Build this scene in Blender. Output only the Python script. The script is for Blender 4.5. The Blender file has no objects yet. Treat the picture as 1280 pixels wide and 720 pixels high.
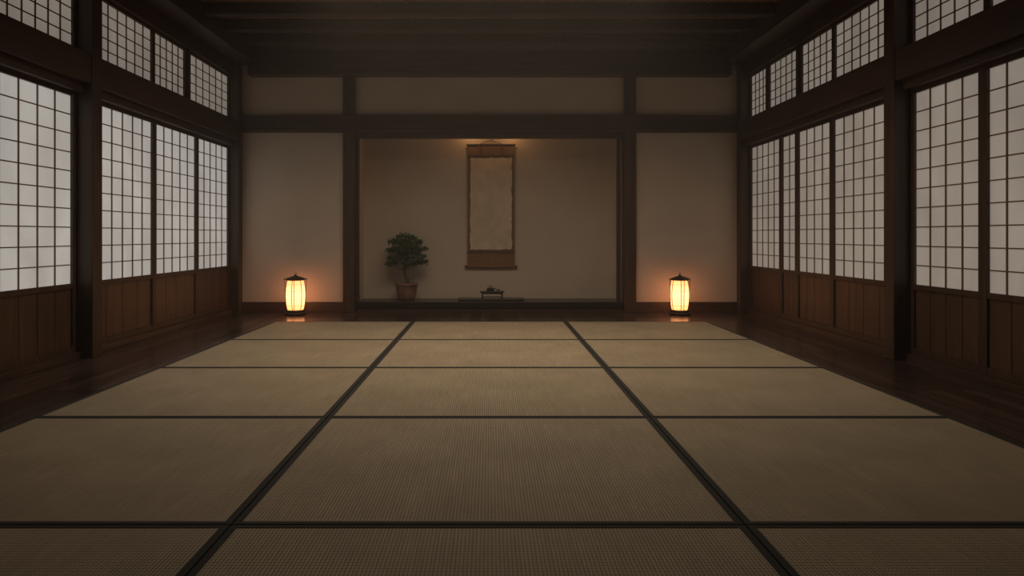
import bpy, bmesh, math, random
from mathutils import Vector, Matrix
random.seed(7)
sc = bpy.context.scene
sc.view_settings.view_transform = 'Standard'
sc.view_settings.look = 'None'
sc.view_settings.exposure = 0.0
sc.view_settings.gamma = 1.0

# ------------------------------------------------------------ materials
def new_mat(name):
    m = bpy.data.materials.new(name); m.use_nodes = True
    nt = m.node_tree
    return m, nt, nt.nodes['Principled BSDF']
def coords(nt, scale=(1,1,1), rot=(0,0,0)):
    tc = nt.nodes.new('ShaderNodeTexCoord'); mp = nt.nodes.new('ShaderNodeMapping')
    mp.inputs['Scale'].default_value = scale; mp.inputs['Rotation'].default_value = rot
    nt.links.new(tc.outputs['Object'], mp.inputs['Vector'])
    return mp.outputs['Vector']
def noise(nt, vec, scale, detail=4, rough=0.55, dist=0.0):
    n = nt.nodes.new('ShaderNodeTexNoise')
    n.inputs['Scale'].default_value = scale; n.inputs['Detail'].default_value = detail
    n.inputs['Roughness'].default_value = rough; n.inputs['Distortion'].default_value = dist
    nt.links.new(vec, n.inputs['Vector']); return n.outputs['Fac']
def ramp(nt, fac, stops):
    r = nt.nodes.new('ShaderNodeValToRGB')
    while len(r.color_ramp.elements) < len(stops): r.color_ramp.elements.new(0.5)
    for e, (p, c) in zip(r.color_ramp.elements, stops):
        e.position = p; e.color = (*c, 1)
    nt.links.new(fac, r.inputs['Fac']); return r.outputs['Color']
def bump(nt, h, bsdf, strength=0.2, dist=0.01):
    b = nt.nodes.new('ShaderNodeBump'); b.inputs['Strength'].default_value = strength
    b.inputs['Distance'].default_value = dist
    nt.links.new(h, b.inputs['Height']); nt.links.new(b.outputs['Normal'], bsdf.inputs['Normal'])
def mixc(nt, a, b, fac, mode='MIX'):
    m = nt.nodes.new('ShaderNodeMix'); m.data_type = 'RGBA'; m.blend_type = mode
    for v, i in ((a, 6), (b, 7)):
        if isinstance(v, tuple): m.inputs[i].default_value = (*v, 1)
        else: nt.links.new(v, m.inputs[i])
    if isinstance(fac, float): m.inputs[0].default_value = fac
    else: nt.links.new(fac, m.inputs[0])
    return m.outputs[2]

def wood(name, dark, light, axis, rough=0.5):
    m, nt, b = new_mat(name)
    s = [14, 14, 14]; s['xyz'.index(axis)] = 0.9
    v = coords(nt, tuple(s))
    n = noise(nt, v, 1.6, 6, 0.6, 0.6)
    v2 = coords(nt, (1, 1, 1)); n2 = noise(nt, v2, 1.3, 2)
    c = ramp(nt, n, [(0.3, dark), (0.72, light)])
    c = mixc(nt, c, ramp(nt, n2, [(0.3, (.6, .6, .6)), (0.7, (1.15, 1.12, 1.1))]), 0.7, 'MULTIPLY')
    nt.links.new(c, b.inputs['Base Color'])
    b.inputs['Roughness'].default_value = rough
    bump(nt, n, b, 0.25, 0.004)
    return m
WD, WL = (.040, .020, .011), (.100, .051, .027)
WX = wood('dark_wood_x', WD, WL, 'x'); WY = wood('dark_wood_y', WD, WL, 'y'); WZ = wood('dark_wood_z', WD, WL, 'z')
PANEL = wood('panel_wood', (.062, .030, .016), (.14, .068, .034), 'z', 0.45)
KUM = wood('lattice_wood', (.18, .112, .07), (.30, .20, .13), 'z', 0.6)
CEIL = wood('ceiling_boards', (.17, .088, .045), (.38, .20, .10), 'y', 0.7)
BEAM = wood('ceiling_beam_wood', (.034, .018, .010), (.085, .044, .024), 'x', 0.5)
LACQ = wood('dark_lacquer', (.014, .009, .008), (.03, .018, .014), 'x', 0.28)

def plaster(name, col):
    m, nt, b = new_mat(name)
    v = coords(nt); n = noise(nt, v, 1.1, 5, 0.6); n2 = noise(nt, v, 60, 4, 0.7)
    c = ramp(nt, n, [(0.25, tuple(x*.84 for x in col)), (0.75, col)])
    nt.links.new(c, b.inputs['Base Color']); b.inputs['Roughness'].default_value = 0.95
    bump(nt, n2, b, 0.15, 0.003); return m
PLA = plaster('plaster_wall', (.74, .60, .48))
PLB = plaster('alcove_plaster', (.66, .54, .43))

def floor_mat():
    m, nt, b = new_mat('dark_floorboards')
    v = coords(nt, (1, 1, 1), (0, 0, math.pi/2))
    br = nt.nodes.new('ShaderNodeTexBrick'); nt.links.new(v, br.inputs['Vector'])
    br.inputs['Scale'].default_value = 1.0; br.inputs['Brick Width'].default_value = 1.5
    br.inputs['Row Height'].default_value = 0.115; br.inputs['Mortar Size'].default_value = 0.004
    br.inputs['Color1'].default_value = (.036, .020, .015, 1); br.inputs['Color2'].default_value = (.10, .060, .048, 1)
    br.inputs['Mortar'].default_value = (.006, .004, .003, 1); br.offset = 0.37
    g = noise(nt, coords(nt, (22, 1.2, 1)), 2.0, 6, 0.6, 0.5)
    c = mixc(nt, br.outputs['Color'], ramp(nt, g, [(0.25, (.5, .5, .5)), (0.75, (1.3, 1.3, 1.3))]), 0.9, 'MULTIPLY')
    nt.links.new(c, b.inputs['Base Color'])
    rr = nt.nodes.new('ShaderNodeMapRange'); nt.links.new(g, rr.inputs[0])
    rr.inputs[3].default_value = 0.12; rr.inputs[4].default_value = 0.30
    nt.links.new(rr.outputs[0], b.inputs['Roughness'])
    bump(nt, br.outputs['Fac'], b, -0.5, 0.004); return m
FLOOR = floor_mat()

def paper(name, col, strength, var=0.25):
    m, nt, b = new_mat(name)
    v = coords(nt, (1, 1, .55)); n = noise(nt, v, 2.4, 3, 0.5, 0.6)  # broad noise dims the glow like soft shade from outside
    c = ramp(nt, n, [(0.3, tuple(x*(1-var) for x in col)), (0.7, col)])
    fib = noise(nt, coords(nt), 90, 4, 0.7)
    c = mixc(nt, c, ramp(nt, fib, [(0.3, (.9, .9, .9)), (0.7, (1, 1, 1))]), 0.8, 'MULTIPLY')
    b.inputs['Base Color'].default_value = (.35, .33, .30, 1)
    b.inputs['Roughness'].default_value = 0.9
    nt.links.new(c, b.inputs['Emission Color']); b.inputs['Emission Strength'].default_value = strength  # paper emits by itself, standing in for daylight behind it
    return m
PAP_L = paper('shoji_paper_glow_cool', (1.0, .95, .87), 0.40)
PAP_R = paper('shoji_paper_glow_warm', (1.0, .85, .71), 0.24)
PAP_T = paper('transom_paper_glow', (1.0, .87, .73), 0.21)

def tatami_mat():
    m, nt, b = new_mat('tatami_rush')
    v = coords(nt)
    def wave(direction, scale):
        w = nt.nodes.new('ShaderNodeTexWave'); w.bands_direction = direction
        w.inputs['Scale'].default_value = scale; w.inputs['Distortion'].default_value = 0.3
        w.inputs['Detail'].default_value = 1; w.inputs['Detail Scale'].default_value = 1.5
        nt.links.new(v, w.inputs['Vector']); return w.outputs['Fac']
    a = wave('X', 25); c2 = wave('Y', 17)
    mx = nt.nodes.new('ShaderNodeMix'); mx.data_type = 'FLOAT'; mx.inputs[0].default_value = 0.42
    nt.links.new(a, mx.inputs[2]); nt.links.new(c2, mx.inputs[3]); h = mx.outputs[0]
    big = noise(nt, v, 2.2, 5, 0.6); streak = noise(nt, coords(nt, (40, 1.5, 1)), 2, 4, 0.6)
    base = ramp(nt, big, [(0.3, (.42, .335, .22)), (0.7, (.54, .435, .29))])
    base = mixc(nt, base, ramp(nt, streak, [(0.3, (.78, .78, .77)), (0.7, (1.12, 1.12, 1.12))]), 0.7, 'MULTIPLY')
    c = mixc(nt, base, ramp(nt, h, [(0.1, (.40, .385, .36)), (0.75, (1.14, 1.14, 1.14))]), 0.85, 'MULTIPLY')
    nt.links.new(c, b.inputs['Base Color']); b.inputs['Roughness'].default_value = 0.65
    bump(nt, h, b, 0.5, 0.004); return m
TAT = tatami_mat()

def simple(name, c1, c2, scale=20, rough=0.7, bs=0.1, metal=0.0):
    m, nt, b = new_mat(name)
    n = noise(nt, coords(nt), scale, 4)
    nt.links.new(ramp(nt, n, [(0.3, c1), (0.7, c2)]), b.inputs['Base Color'])
    b.inputs['Roughness'].default_value = rough; b.inputs['Metallic'].default_value = metal
    bump(nt, n, b, bs, 0.003); return m
HERI = simple('tatami_border_cloth', (.022, .021, .018), (.042, .038, .032), 120, 0.85)
LFRAME = simple('lantern_frame', (.02, .011, .007), (.045, .025, .015), 30, 0.5)
SILK = simple('scroll_silk', (.17, .080, .034), (.26, .13, .06), 40, 0.75)
SILK2 = simple('scroll_inner_border', (.10, .05, .023), (.16, .082, .04), 60, 0.75)
SPAPER = simple('scroll_paper', (.58, .45, .32), (.74, .60, .44), 6, 0.85)
POT = simple('glazed_clay_pot', (.16, .085, .05), (.28, .155, .10), 9, 0.4)
SOIL = simple('soil', (.02, .014, .01), (.05, .035, .022), 50, 1.0, 0.6)
BARK = simple('bark', (.05, .032, .02), (.11, .075, .05), 35, 0.9, 0.6)
LEAF = simple('pine_leaf', (.018, .045, .016), (.055, .11, .038), 14, 0.6)
IRON = simple('cast_iron', (.012, .011, .011), (.03, .027, .025), 40, 0.45, 0.3, 0.5)

# ------------------------------------------------------------ mesh builder
class MB:
    def __init__(s, name, mats):
        s.name = name; s.mats = mats; s.bm = bmesh.new()
    def box(s, x0, x1, y0, y1, z0, z1, mi=0):
        x0, x1 = sorted((x0, x1)); y0, y1 = sorted((y0, y1)); z0, z1 = sorted((z0, z1))
        v = [s.bm.verts.new(p) for p in ((x0,y0,z0),(x1,y0,z0),(x1,y1,z0),(x0,y1,z0),(x0,y0,z1),(x1,y0,z1),(x1,y1,z1),(x0,y1,z1))]
        for f in ((0,3,2,1),(4,5,6,7),(0,1,5,4),(1,2,6,5),(2,3,7,6),(3,0,4,7)):
            s.bm.faces.new([v[i] for i in f]).material_index = mi
    def lathe(s, prof, seg=24, mi=0, c=(0,0,0), smooth=True, cap=True):
        rings = []
        for r, z in prof:
            rings.append([s.bm.verts.new((c[0]+r*math.cos(2*math.pi*i/seg), c[1]+r*math.sin(2*math.pi*i/seg), c[2]+z)) for i in range(seg)])
        for a, b in zip(rings, rings[1:]):
            for i in range(seg):
                f = s.bm.faces.new((a[i], a[(i+1)%seg], b[(i+1)%seg], b[i])); f.material_index = mi; f.smooth = smooth
        if cap:
            s.bm.faces.new(rings[0][::-1]).material_index = mi
            s.bm.faces.new(rings[-1]).material_index = mi
    def tube(s, pts, radii, seg=8, mi=0):
        pts = [Vector(p) for p in pts]
        if not hasattr(radii, '__len__'): radii = [radii]*len(pts)
        rings = []
        for i, p in enumerate(pts):
            d = (pts[min(i+1, len(pts)-1)] - pts[max(i-1, 0)]).normalized()
            up = Vector((0,0,1)) if abs(d.z) < 0.9 else Vector((1,0,0))
            a = d.cross(up).normalized(); b = d.cross(a).normalized()
            rings.append([s.bm.verts.new(p + radii[i]*(a*math.cos(2*math.pi*k/seg) + b*math.sin(2*math.pi*k/seg))) for k in range(seg)])
        for a, b in zip(rings, rings[1:]):
            for i in range(seg):
                f = s.bm.faces.new((a[i], a[(i+1)%seg], b[(i+1)%seg], b[i])); f.material_index = mi; f.smooth = True
        s.bm.faces.new(rings[0]).material_index = mi; s.bm.faces.new(rings[-1][::-1]).material_index = mi
    def done(s, loc=(0,0,0), bevel=0.0, recalc=True):
        if recalc: bmesh.ops.recalc_face_normals(s.bm, faces=s.bm.faces)
        me = bpy.data.meshes.new(s.name); s.bm.to_mesh(me); s.bm.free()
        for m in s.mats: me.materials.append(m)
        o = bpy.data.objects.new(s.name, me); sc.collection.objects.link(o); o.location = loc
        if bevel:
            b = o.modifiers.new('bevel', 'BEVEL'); b.width = bevel; b.segments = 2; b.limit_method = 'ANGLE'
        return o

YB = 9.14; YF = -1.6; XW = 3.45; FZ = -0.02; CZ = 3.56
# floor / ceiling
m = MB('floor', [FLOOR]); m.box(-3.6, 3.6, YF-.1, YB+.05, FZ-.12, FZ); m.done()
m = MB('ceiling', [CEIL])
x = -3.6
while x < 3.59:
    m.box(x, x+.288, YF-.1, YB+.7, CZ, CZ+.03); m.box(x+.284, x+.304, YF-.1, YB+.6, CZ-.012, CZ); x += .3
m.box(-3.6, 3.6, YF-.1, YB+.7, CZ+.03, CZ+.08); m.done()

# ceiling beams
k = 0; y = 8.62
while y > YF:
    k += 1
    m = MB('ceiling_beam' if k == 1 else 'ceiling_beam.%03d' % (k-1), [BEAM])
    m.box(-3.2, 3.2, y-.06, y+.06, 3.43, CZ); m.done(bevel=.008); y -= .56
# back wall
m = MB('wall_back', [PLA])
m.box(-3.6, -1.88, YB, YB+.12, FZ, CZ); m.box(1.88, 3.6, YB, YB+.12, FZ, CZ); m.box(-1.88, 1.88, YB, YB+.12, 2.45, CZ); m.done()
YA = 9.64
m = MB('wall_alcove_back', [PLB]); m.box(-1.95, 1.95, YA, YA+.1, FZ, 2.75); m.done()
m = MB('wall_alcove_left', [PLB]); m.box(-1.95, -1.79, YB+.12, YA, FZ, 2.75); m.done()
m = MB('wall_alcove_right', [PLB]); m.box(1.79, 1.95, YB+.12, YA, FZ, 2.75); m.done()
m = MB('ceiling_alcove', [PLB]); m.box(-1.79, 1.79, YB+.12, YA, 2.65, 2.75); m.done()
m = MB('wall_front', [PANEL]); m.box(-3.6, 3.6, YF-.1, YF, FZ, CZ); m.done()  # unseen behind camera; dark finish chosen to dim the near floor

# trims on back wall
n = [0]
def trim(mats, boxes, bevel=.006):
    n[0] += 1
    t = MB('trim_%d' % n[0], mats)
    for b in boxes: t.box(*b)
    return t.done(bevel=bevel)
trim([WX], [(-3.2, 3.2, YB-.16, YB, 3.13, 3.45)])                 # top beam
trim([WX], [(-3.33, 3.33, YB-.075, YB+.0, 2.385, 2.615), (-3.33, 3.33, YB-.09, YB, 2.40, 2.43)])  # nageshi
trim([WZ], [(-1.96, -1.80, YB-.06, YB+.13, FZ, 3.13)])
trim([WZ], [(1.80, 1.96, YB-.06, YB+.13, FZ, 3.13)])
trim([WZ], [(-3.46, -3.32, YB-.14, YB, FZ, CZ)])
trim([WZ], [(3.32, 3.46, YB-.14, YB, FZ, CZ)])
trim([WX], [(-1.80, 1.80, YB-.02, YB+.12, 2.32, 2.45)])            # alcove lintel
trim([WZ], [(-1.80, -1.765, YB, YB+.10, .12, 2.32)])
trim([WZ], [(1.72, 1.765, YB+.02, YB+.10, .12, 2.32)])
for nm, a, b in (('baseboard_back_left', -3.32, -1.96), ('baseboard_back_right', 1.96, 3.32)):
    m = MB(nm, [WX]); m.box(a, b, YB-.03, YB, FZ, .115); m.done(bevel=.004)
# alcove platform
m = MB('alcove_platform', [LACQ, WX])
m.box(-1.785, 1.785, YB+.0, YA-.003, FZ, .115, 0); m.box(-1.785, 1.785, YB-.05, YB, .035, .12, 0)
m.box(-1.785, 1.785, YB-.03, YB, FZ, .035, 1); m.done(bevel=.004)

# ------------------------------------------------------------ side walls
def lattice(m, s, y0, y1, z0, z1, cols, rows, st=.042, paper_i=1, kum_i=0, fr=0):
    X = lambda d: s*(XW+d)
    m.box(X(-.008), X(.035), y0, y0+st, z0, z1, fr); m.box(X(-.008), X(.035), y1-st, y1, z0, z1, fr)
    m.box(X(-.006), X(.033), y0+st, y1-st, z0, z0+st, fr); m.box(X(-.006), X(.033), y0+st, y1-st, z1-st, z1, fr)
    a, b, c, d = y0+st, y1-st, z0+st, z1-st
    m.box(X(.014), X(.018), a, b, c, d, paper_i)
    for i in range(1, cols):
        y = a+(b-a)*i/cols; m.box(X(.003), X(.014), y-.0048, y+.0048, c, d, kum_i)
    for i in range(1, rows):
        z = c+(d-c)*i/rows; m.box(X(.0045), X(.0138), a, b, z-.0045, z+.0045, kum_i)
door_n = [0]; win_n = [0]
def door(s, y0, y1, cols, rows=10, solid=False):
    door_n[0] += 1
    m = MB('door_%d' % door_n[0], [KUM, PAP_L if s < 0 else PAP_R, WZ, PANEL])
    X = lambda d: s*(XW+d)
    if solid:  # unseen near doors, made solid to keep light off the near floor
        m.box(X(-.008), X(.035), y0, y0+.042, .09, 2.20, 2); m.box(X(-.008), X(.035), y1-.042, y1, .09, 2.20, 2)
        for z in (.565, 1.1, 1.65, 2.155): m.box(X(-.006), X(.033), y0+.042, y1-.042, z, z+.045, 2)
        top = 2.155
    else:
        lattice(m, s, y0, y1, .565, 2.20, cols, rows, fr=2); top = .565
    m.box(X(-.008), X(.035), y0, y0+.042, .035, .565, 2); m.box(X(-.008), X(.035), y1-.042, y1, .035, .565, 2)
    m.box(X(-.006), X(.033), y0+.042, y1-.042, .035, .09, 2)
    a, b = y0+.042, y1-.042; nb = 4
    for i in range(nb):
        m.box(X(.008), X(.025), a+(b-a)*i/nb+.003, a+(b-a)*(i+1)/nb-.003, .09, top, 3)
    m.box(X(.026), X(.03), a, b, .09, top, 2)
    m.done(bevel=.0015)
def window(s, y0, y1, cols, rows=5):
    win_n[0] += 1
    m = MB('window_%d' % win_n[0], [KUM, PAP_T, WZ])
    lattice(m, s, y0, y1, 2.53, 3.13, cols, rows, st=.032, fr=2); m.done(bevel=.0015)

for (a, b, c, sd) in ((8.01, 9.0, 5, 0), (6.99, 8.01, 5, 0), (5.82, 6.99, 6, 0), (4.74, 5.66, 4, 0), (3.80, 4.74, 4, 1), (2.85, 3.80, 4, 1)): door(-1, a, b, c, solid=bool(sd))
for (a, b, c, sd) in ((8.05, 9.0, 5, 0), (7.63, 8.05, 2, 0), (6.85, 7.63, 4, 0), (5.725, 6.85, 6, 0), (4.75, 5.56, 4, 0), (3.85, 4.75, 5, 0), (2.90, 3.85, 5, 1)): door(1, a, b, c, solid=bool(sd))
for (a, b, c) in ((7.785, 9.0, 6), (6.97, 7.715, 5), (5.82, 6.97, 7), (4.69, 5.66, 6), (3.70, 4.69, 6), (2.85, 3.70, 6)): window(-1, a, b, c)
for (a, b, c) in ((8.435, 9.0, 4), (7.60, 8.405, 5), (6.815, 7.54, 5), (5.725, 6.815, 7), (4.71, 5.56, 5), (3.79, 4.71, 6), (2.90, 3.79, 6)): window(1, a, b, c)

for s, side in ((-1, 'left'), (1, 'right')):
    X = lambda d: s*(XW+d)
    yend = 2.85 if s < 0 else 2.90
    m = MB('wall_'+side, [PLA])
    m.box(X(0), X(.12), YF-.1, yend-.15, FZ, CZ, 0); m.done()
    trim([WY], [(X(0), X(.12), yend-.15, YB+.1, 3.135, CZ)])
    trim([WY], [(X(0), X(.12), yend-.15, YB+.1, 2.205, 2.525)])
    trim([WY], [(X(0), X(.12), yend-.15, YB+.1, FZ, .03)])
    trim([WY], [(X(-.13), X(.0), YF, YB-.14, 2.27, 2.52), (X(-.07), X(0), YF, YB-.14, 2.195, 2.27)])
    trim([WY], [(X(-.05), X(0), YF, YB-.14, 3.13, 3.30), (X(-.32), X(0), YF, YB-.0, 3.30, CZ)])
    m = MB('baseboard_'+side, [WY]); m.box(X(-.04), X(.0), YF, YB-.14, FZ, .034); m.done(bevel=.003)
    for py in ((5.67 if s < 0 else 5.57), (2.70 if s < 0 else 2.75), -.2):
        trim([WZ], [(X(-.14), X(.03), py, py+.145, FZ, 3.30)])
    # slim transom studs
    for (a, b) in (((7.715, 7.785),) if s < 0 else ((7.54, 7.60), (8.405, 8.435))):
        trim([WZ], [(X(-.03), X(.035), a, b, 2.525, 3.13)], .003)

# ------------------------------------------------------------ tatami
xs = [-2.52, -.895, .885, 2.545]
ys = [7.96, 6.57, 5.17, 3.755, 2.355, .96, -.44]
k = 0
for r in range(len(ys)-1):
    for c in range(3):
        x0, x1, y1, y0 = xs[c], xs[c+1], ys[r], ys[r+1]
        cx, cy = (x0+x1)/2, (y0+y1)/2; hx, hy = (x1-x0)/2-.0035, (y1-y0)/2-.0035
        m = MB('tatami_mat' if k == 0 else 'tatami_mat.%03d' % k, [TAT, HERI]); k += 1
        bw = .026; bh = .022
        m.box(-hx+bw, hx-bw, -hy+bh, hy-bh, FZ, -.0008, 0)
        m.box(-hx, -hx+bw, -hy, hy, FZ, 0.0008, 1); m.box(hx-bw, hx, -hy, hy, FZ, 0.0008, 1)
        m.box(-hx+bw, hx-bw, -hy, -hy+bh, FZ, 0.0008, 1); m.box(-hx+bw, hx-bw, hy-bh, hy, FZ, 0.0008, 1)
        m.done(loc=(cx, cy, 0))

# ------------------------------------------------------------ lanterns
def lantern_paper():
    m, nt, b = new_mat('lantern_paper')
    tc = nt.nodes.new('ShaderNodeTexCoord'); sep = nt.nodes.new('ShaderNodeSeparateXYZ')
    nt.links.new(tc.outputs['Object'], sep.inputs[0])
    mr = nt.nodes.new('ShaderNodeMapRange'); nt.links.new(sep.outputs['Z'], mr.inputs[0])
    mr.inputs[1].default_value = .05; mr.inputs[2].default_value = .48
    c = ramp(nt, mr.outputs[0], [(0.0, (.80, .27, .07)), (0.32, (1.05, .39, .165)), (0.6, (1.05, .39, .165)), (1.0, (.70, .22, .05))])
    nt.links.new(c, b.inputs['Emission Color']); b.inputs['Emission Strength'].default_value = 3.2
    b.inputs['Base Color'].default_value = (.7, .6, .45, 1); b.inputs['Roughness'].default_value = .9
    return m
LP = lantern_paper()
def lantern(name, x, y):
    m = MB(name, [LFRAME, LP])
    m.lathe([(.135, .008), (.142, .014), (.142, .026), (.13, .034)], 32)
    m.lathe([(.112, .034), (.116, .04), (.116, .058), (.108, .064)], 32)
    for i in range(4):
        a = math.pi/4+i*math.pi/2; m.lathe([(.016, 0), (.018, .012)], 10, 0, (.105*math.cos(a), .105*math.sin(a), 0))
    prof = []
    for i in range(15):
        t = i/14; prof.append((.099+.024*math.sin(math.pi*t)**.8 if 0 < t < 1 else .099, .062+.385*t))
    m.lathe(prof, 32, 1)
    for i in range(6):
        a = 2*math.pi*(i+.25)/6
        m.tube([((r+.003)*math.cos(a), (r+.003)*math.sin(a), z) for r, z in prof], .0042, 6)
    for t in (2, 5, 9, 12):
        r, z = prof[t]; m.lathe([(r+.0005, z-.0014), (r+.002, z), (r+.0005, z+.0014)], 32, 0, cap=False)
    m.lathe([(.104, .444), (.112, .447), (.112, .456), (.104, .460)], 32)
    m.lathe([(.150, .456), (.152, .462), (.085, .484), (.030, .502), (.012, .506)], 4, 0, smooth=False)
    m.lathe([(.012, .505), (.016, .515), (.010, .525)], 12)
    m.tube([(.018*math.cos(t), 0, .533+.013*math.sin(t)) for t in [i*math.pi/6 for i in range(13)]], .0025, 6)
    for i in range(4):
        a = i*math.pi/2; m.tube([(.125*math.cos(a), .125*math.sin(a), .03), (.128*math.cos(a), .128*math.sin(a), .25), (.138*math.cos(a), .138*math.sin(a), .458)], .004, 6)
    o = m.done(loc=(x, y, FZ)); o.rotation_euler.z = math.radians(8); return o
lantern('paper_floor_lantern', -2.52, 8.83)
lantern('paper_floor_lantern.001', 2.47, 8.83)

# ------------------------------------------------------------ hanging scroll (on alcove back wall)
cx = .02; yw = YA-.012
m = MB('hanging_scroll', [SILK, SPAPER, SILK2, LFRAME])
z0, z1, hw = .575, 2.285, .335
def sheet(x0, x1, za, zb, y, mi, nx=14, nz=30, jag=0.0):
    vs = []
    for j in range(nz+1):
        row = []
        for i in range(nx+1):
            u, v = i/nx, j/nz; xx = x0+(x1-x0)*u; zz = za+(zb-za)*v
            if jag:
                if i in (0, nx): xx += (random.random()-.5)*jag
                if j in (0, nz): zz += (random.random()-.5)*jag
            yy = y - .004*math.sin(6*zz+3*xx) - .003*math.cos(14*(xx))
            row.append(m.bm.verts.new((xx, yy, zz)))
        vs.append(row)
    for j in range(nz):
        for i in range(nx):
            f = m.bm.faces.new((vs[j][i], vs[j][i+1], vs[j+1][i+1], vs[j+1][i])); f.material_index = mi; f.smooth = True
sheet(cx-hw, cx+hw, z0, z1, yw-.022, 0)
sheet(cx-hw+.028, cx+hw-.028, .79, 2.125, yw-.0245, 2)
sheet(cx-hw+.042, cx+hw-.042, .81, 2.105, yw-.027, 1, jag=.016)
m.box(cx-hw, cx+hw, yw-.031, yw-.024, 2.125, 2.145, 2)                    # band above the painting
m.box(cx-hw, cx+hw, yw-.031, yw-.024, .765, .785, 2)                      # band below the painting
for xx in (-.16, .16):
    m.box(cx+xx-.012, cx+xx+.012, yw-.036, yw-.032, 2.12, 2.28, 2)      # futai strips
m.tube([(cx-hw-.012, yw-.024, z1), (cx+hw+.012, yw-.024, z1)], .013, 10, 3)
m.tube([(cx-hw-.01, yw-.028, z0-.008), (cx+hw+.01, yw-.028, z0-.008)], .02, 14, 0)
for s in (-1, 1): m.tube([(cx+s*(hw+.008), yw-.028, z0-.008), (cx+s*(hw+.035), yw-.028, z0-.008)], .016, 12, 3)
m.tube([(cx-.17, yw-.024, z1+.008), (cx, yw-.022, z1+.065), (cx+.17, yw-.024, z1+.008)], .004, 6, 3)
m.tube([(cx, yw+.012, z1+.07), (cx, yw-.03, z1+.066), (cx, yw-.034, z1+.08)], .006, 8, 3)
m.tube([(cx, yw-.005, z1+.06), (cx, yw-.005, z1+.12)], .004, 6, 3)
m.done(recalc=False)

# ------------------------------------------------------------ bonsai
m = MB('potted_bonsai_tree', [POT, SOIL, BARK, LEAF])
m.lathe([(.085, 0), (.105, .006), (.125, .06), (.145, .15), (.150, .205), (.162, .212), (.162, .232), (.148, .236), (.138, .222), (.134, .20)], 36, 0)
m.lathe([(.0, .205), (.07, .216), (.136, .205)], 24, 1, cap=False)
trunk = [(0, 0, .20), (.015, 0, .27), (-.02, .005, .34), (-.035, .0, .42), (.0, 0, .51), (.03, 0, .60), (.01, 0, .70), (-.01, 0, .80)]
m.tube(trunk, [.034, .025, .022, .019, .017, .013, .009, .005], 10, 2)
pads = [((-.015, 0, .87), (.12, .10, .045)), ((.09, .03, .80), (.12, .09, .05)), ((-.13, -.02, .80), (.12, .09, .05)),
        ((.17, 0, .70), (.11, .09, .05)), ((-.02, -.06, .73), (.15, .09, .055)), ((-.19, .01, .68), (.10, .09, .045)),
        ((.13, -.04, .60), (.13, .10, .05)), ((-.12, -.03, .58), (.14, .10, .05)), ((.20, .02, .52), (.085, .07, .04)),
        ((.03, .06, .63), (.14, .09, .05)), ((-.20, .0, .50), (.085, .07, .04)), ((.04, -.05, .50), (.10, .07, .038)), ((-.06, .02, .80), (.12, .09, .05))]
for (px, py, pz), (rx, ry, rz) in pads:
    best = min(trunk, key=lambda t: abs(t[2]-(pz-.05)))
    m.tube([best, ((best[0]+px)/2, (best[1]+py)/2, (best[2]+pz)/2-.015), (px, py, pz-.01)], [.010, .007, .004], 6, 2)
    for q in range(5):
        a = random.random()*6.28
        m.tube([(px, py, pz-.012), (px+rx*.7*math.cos(a), py+ry*.7*math.sin(a), pz+.005)], [.004, .0015], 4, 2)
    for q in range(int(250*rx/.12)):
        a = random.random()*6.283; rr = math.sqrt(random.random())*1.1; h = (random.random()*2-.85)
        w = math.sqrt(max(0.05, 1-rr*rr))
        c = Vector((px+rx*rr*math.cos(a), py+ry*rr*math.sin(a), pz+rz*w*h*.95))
        L = .020+random.random()*.022; W = L*.36
        d = Vector((random.gauss(0, 1), random.gauss(0, 1), random.gauss(.2, 1))).normalized()
        e = d.cross(Vector((random.random()-.5, random.random()-.5, random.random()-.5))).normalized()
        nn = d.cross(e)*W*.3
        vs = [m.bm.verts.new(p) for p in (c, c+d*L*.5+e*W+nn, c+d*L, c+d*L*.5-e*W+nn)]
        m.bm.faces.new((vs[0], vs[1], vs[2])).material_index = 3; m.bm.faces.new((vs[0], vs[2], vs[3])).material_index = 3
m.done(loc=(-1.145, 9.38, .116), recalc=False)

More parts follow.
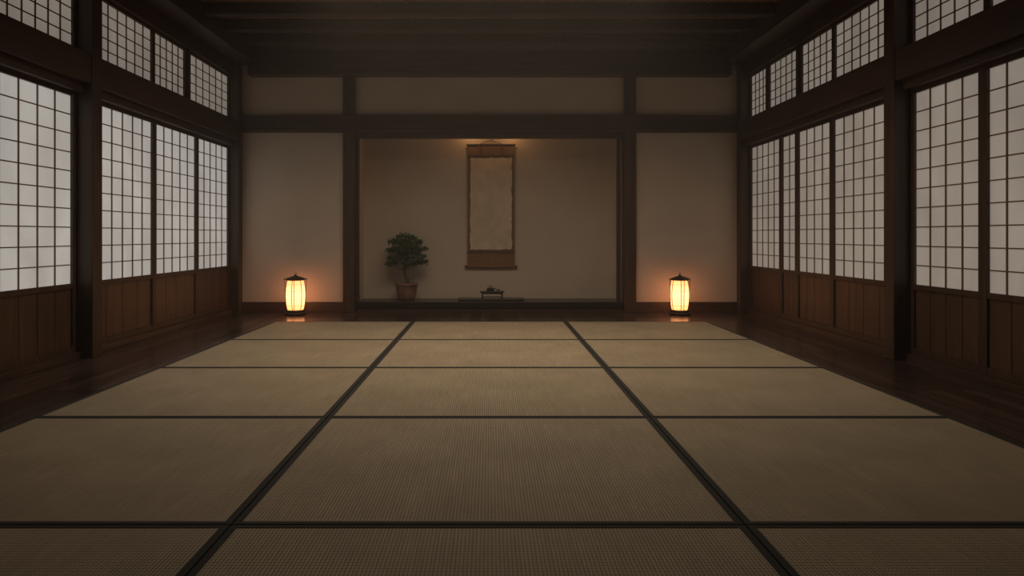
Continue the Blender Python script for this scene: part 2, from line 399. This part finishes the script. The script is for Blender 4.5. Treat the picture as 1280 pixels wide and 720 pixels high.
# ------------------------------------------------------------ display board, low table and teapot
m = MB('low_display_board', [LACQ]); m.box(-.43, .47, 9.16, 9.44, .128, .150); m.box(-.38, -.34, 9.18, 9.42, .116, .128); m.box(.38, .42, 9.18, 9.42, .116, .128); m.done(bevel=.003)
m = MB('low_tea_table', [LFRAME])
zt = .151
m.box(-.165, .165, -.10, .10, .078, .092); m.box(-.14, .14, -.08, .08, .060, .078)
for sx in (-1, 1):
    for sy in (-1, 1): m.box(sx*.145, sx*.125, sy*.08, sy*.06, 0, .078)
m.box(-.14, .14, -.072, -.066, .02, .03)
m.done(loc=(.035, 9.30, zt), bevel=.003)
m = MB('iron_teapot', [IRON])
m.lathe([(.025, 0), (.042, .006), (.052, .022), (.046, .038), (.026, .046), (.024, .048), (.010, .052), (.007, .055), (.010, .062), (.002, .066)], 20)
m.tube([(.045, 0, .022), (.066, 0, .034), (.078, 0, .046)], [.010, .007, .005], 8)
m.tube([(.040*math.cos(t), 0, .036+.045*math.sin(t)) for t in [math.pi*i/8 for i in range(9)]], .003, 6)
m.done(loc=(.01, 9.30, zt+.0925))
m = MB('tea_cup', [POT]); m.lathe([(.012, 0), (.022, .006), (.027, .032), (.024, .032), (.018, .008), (.0, .006)], 18, cap=False); m.done(loc=(.115, 9.28, zt+.0925))

# ------------------------------------------------------------ lights
def light(name, typ, loc, energy, color, rot=(0,0,0), **kw):
    l = bpy.data.lights.new(name, typ); l.energy = energy; l.color = color
    for a, b in kw.items(): setattr(l, a, b)
    o = bpy.data.objects.new(name, l); sc.collection.objects.link(o); o.location = loc; o.rotation_euler = rot; return o
light('added_ceiling_fill', 'AREA', (0, 6.0, 3.40), 52, (1, .82, .63), shape='RECTANGLE', size=3.4, size_y=2.0, spread=math.radians(140))  # added fill for mats and walls; no fixture belongs here
light('alcove_lamp', 'POINT', (-.26, 9.47, 2.46), .9, (1, .56, .24), shadow_soft_size=.05)
light('alcove_lamp.001', 'POINT', (.30, 9.47, 2.46), .9, (1, .56, .24), shadow_soft_size=.05)
w = bpy.data.worlds.new('world'); sc.world = w; w.use_nodes = True
nt = w.node_tree
nt.nodes['Background'].inputs[0].default_value = (.5, .55, .6, 1); nt.nodes['Background'].inputs[1].default_value = .1
vs_ = nt.nodes.new('ShaderNodeVolumeScatter'); vs_.inputs['Density'].default_value = .010; vs_.inputs['Anisotropy'].default_value = .2
vs_.inputs['Color'].default_value = (1, .93, .84, 1)
nt.links.new(vs_.outputs[0], nt.nodes['World Output'].inputs['Volume'])

# ------------------------------------------------------------ camera
cd = bpy.data.cameras.new('camera'); cam = bpy.data.objects.new('camera', cd); sc.collection.objects.link(cam)
cam.location = (0, 0, 1.0); cam.rotation_euler = (math.pi/2, 0, 0)
cd.sensor_width = 36; cd.lens = 850/1280*36; cd.shift_x = 28/1280; cd.shift_y = -65/1280; cd.clip_start = .05
sc.camera = cam
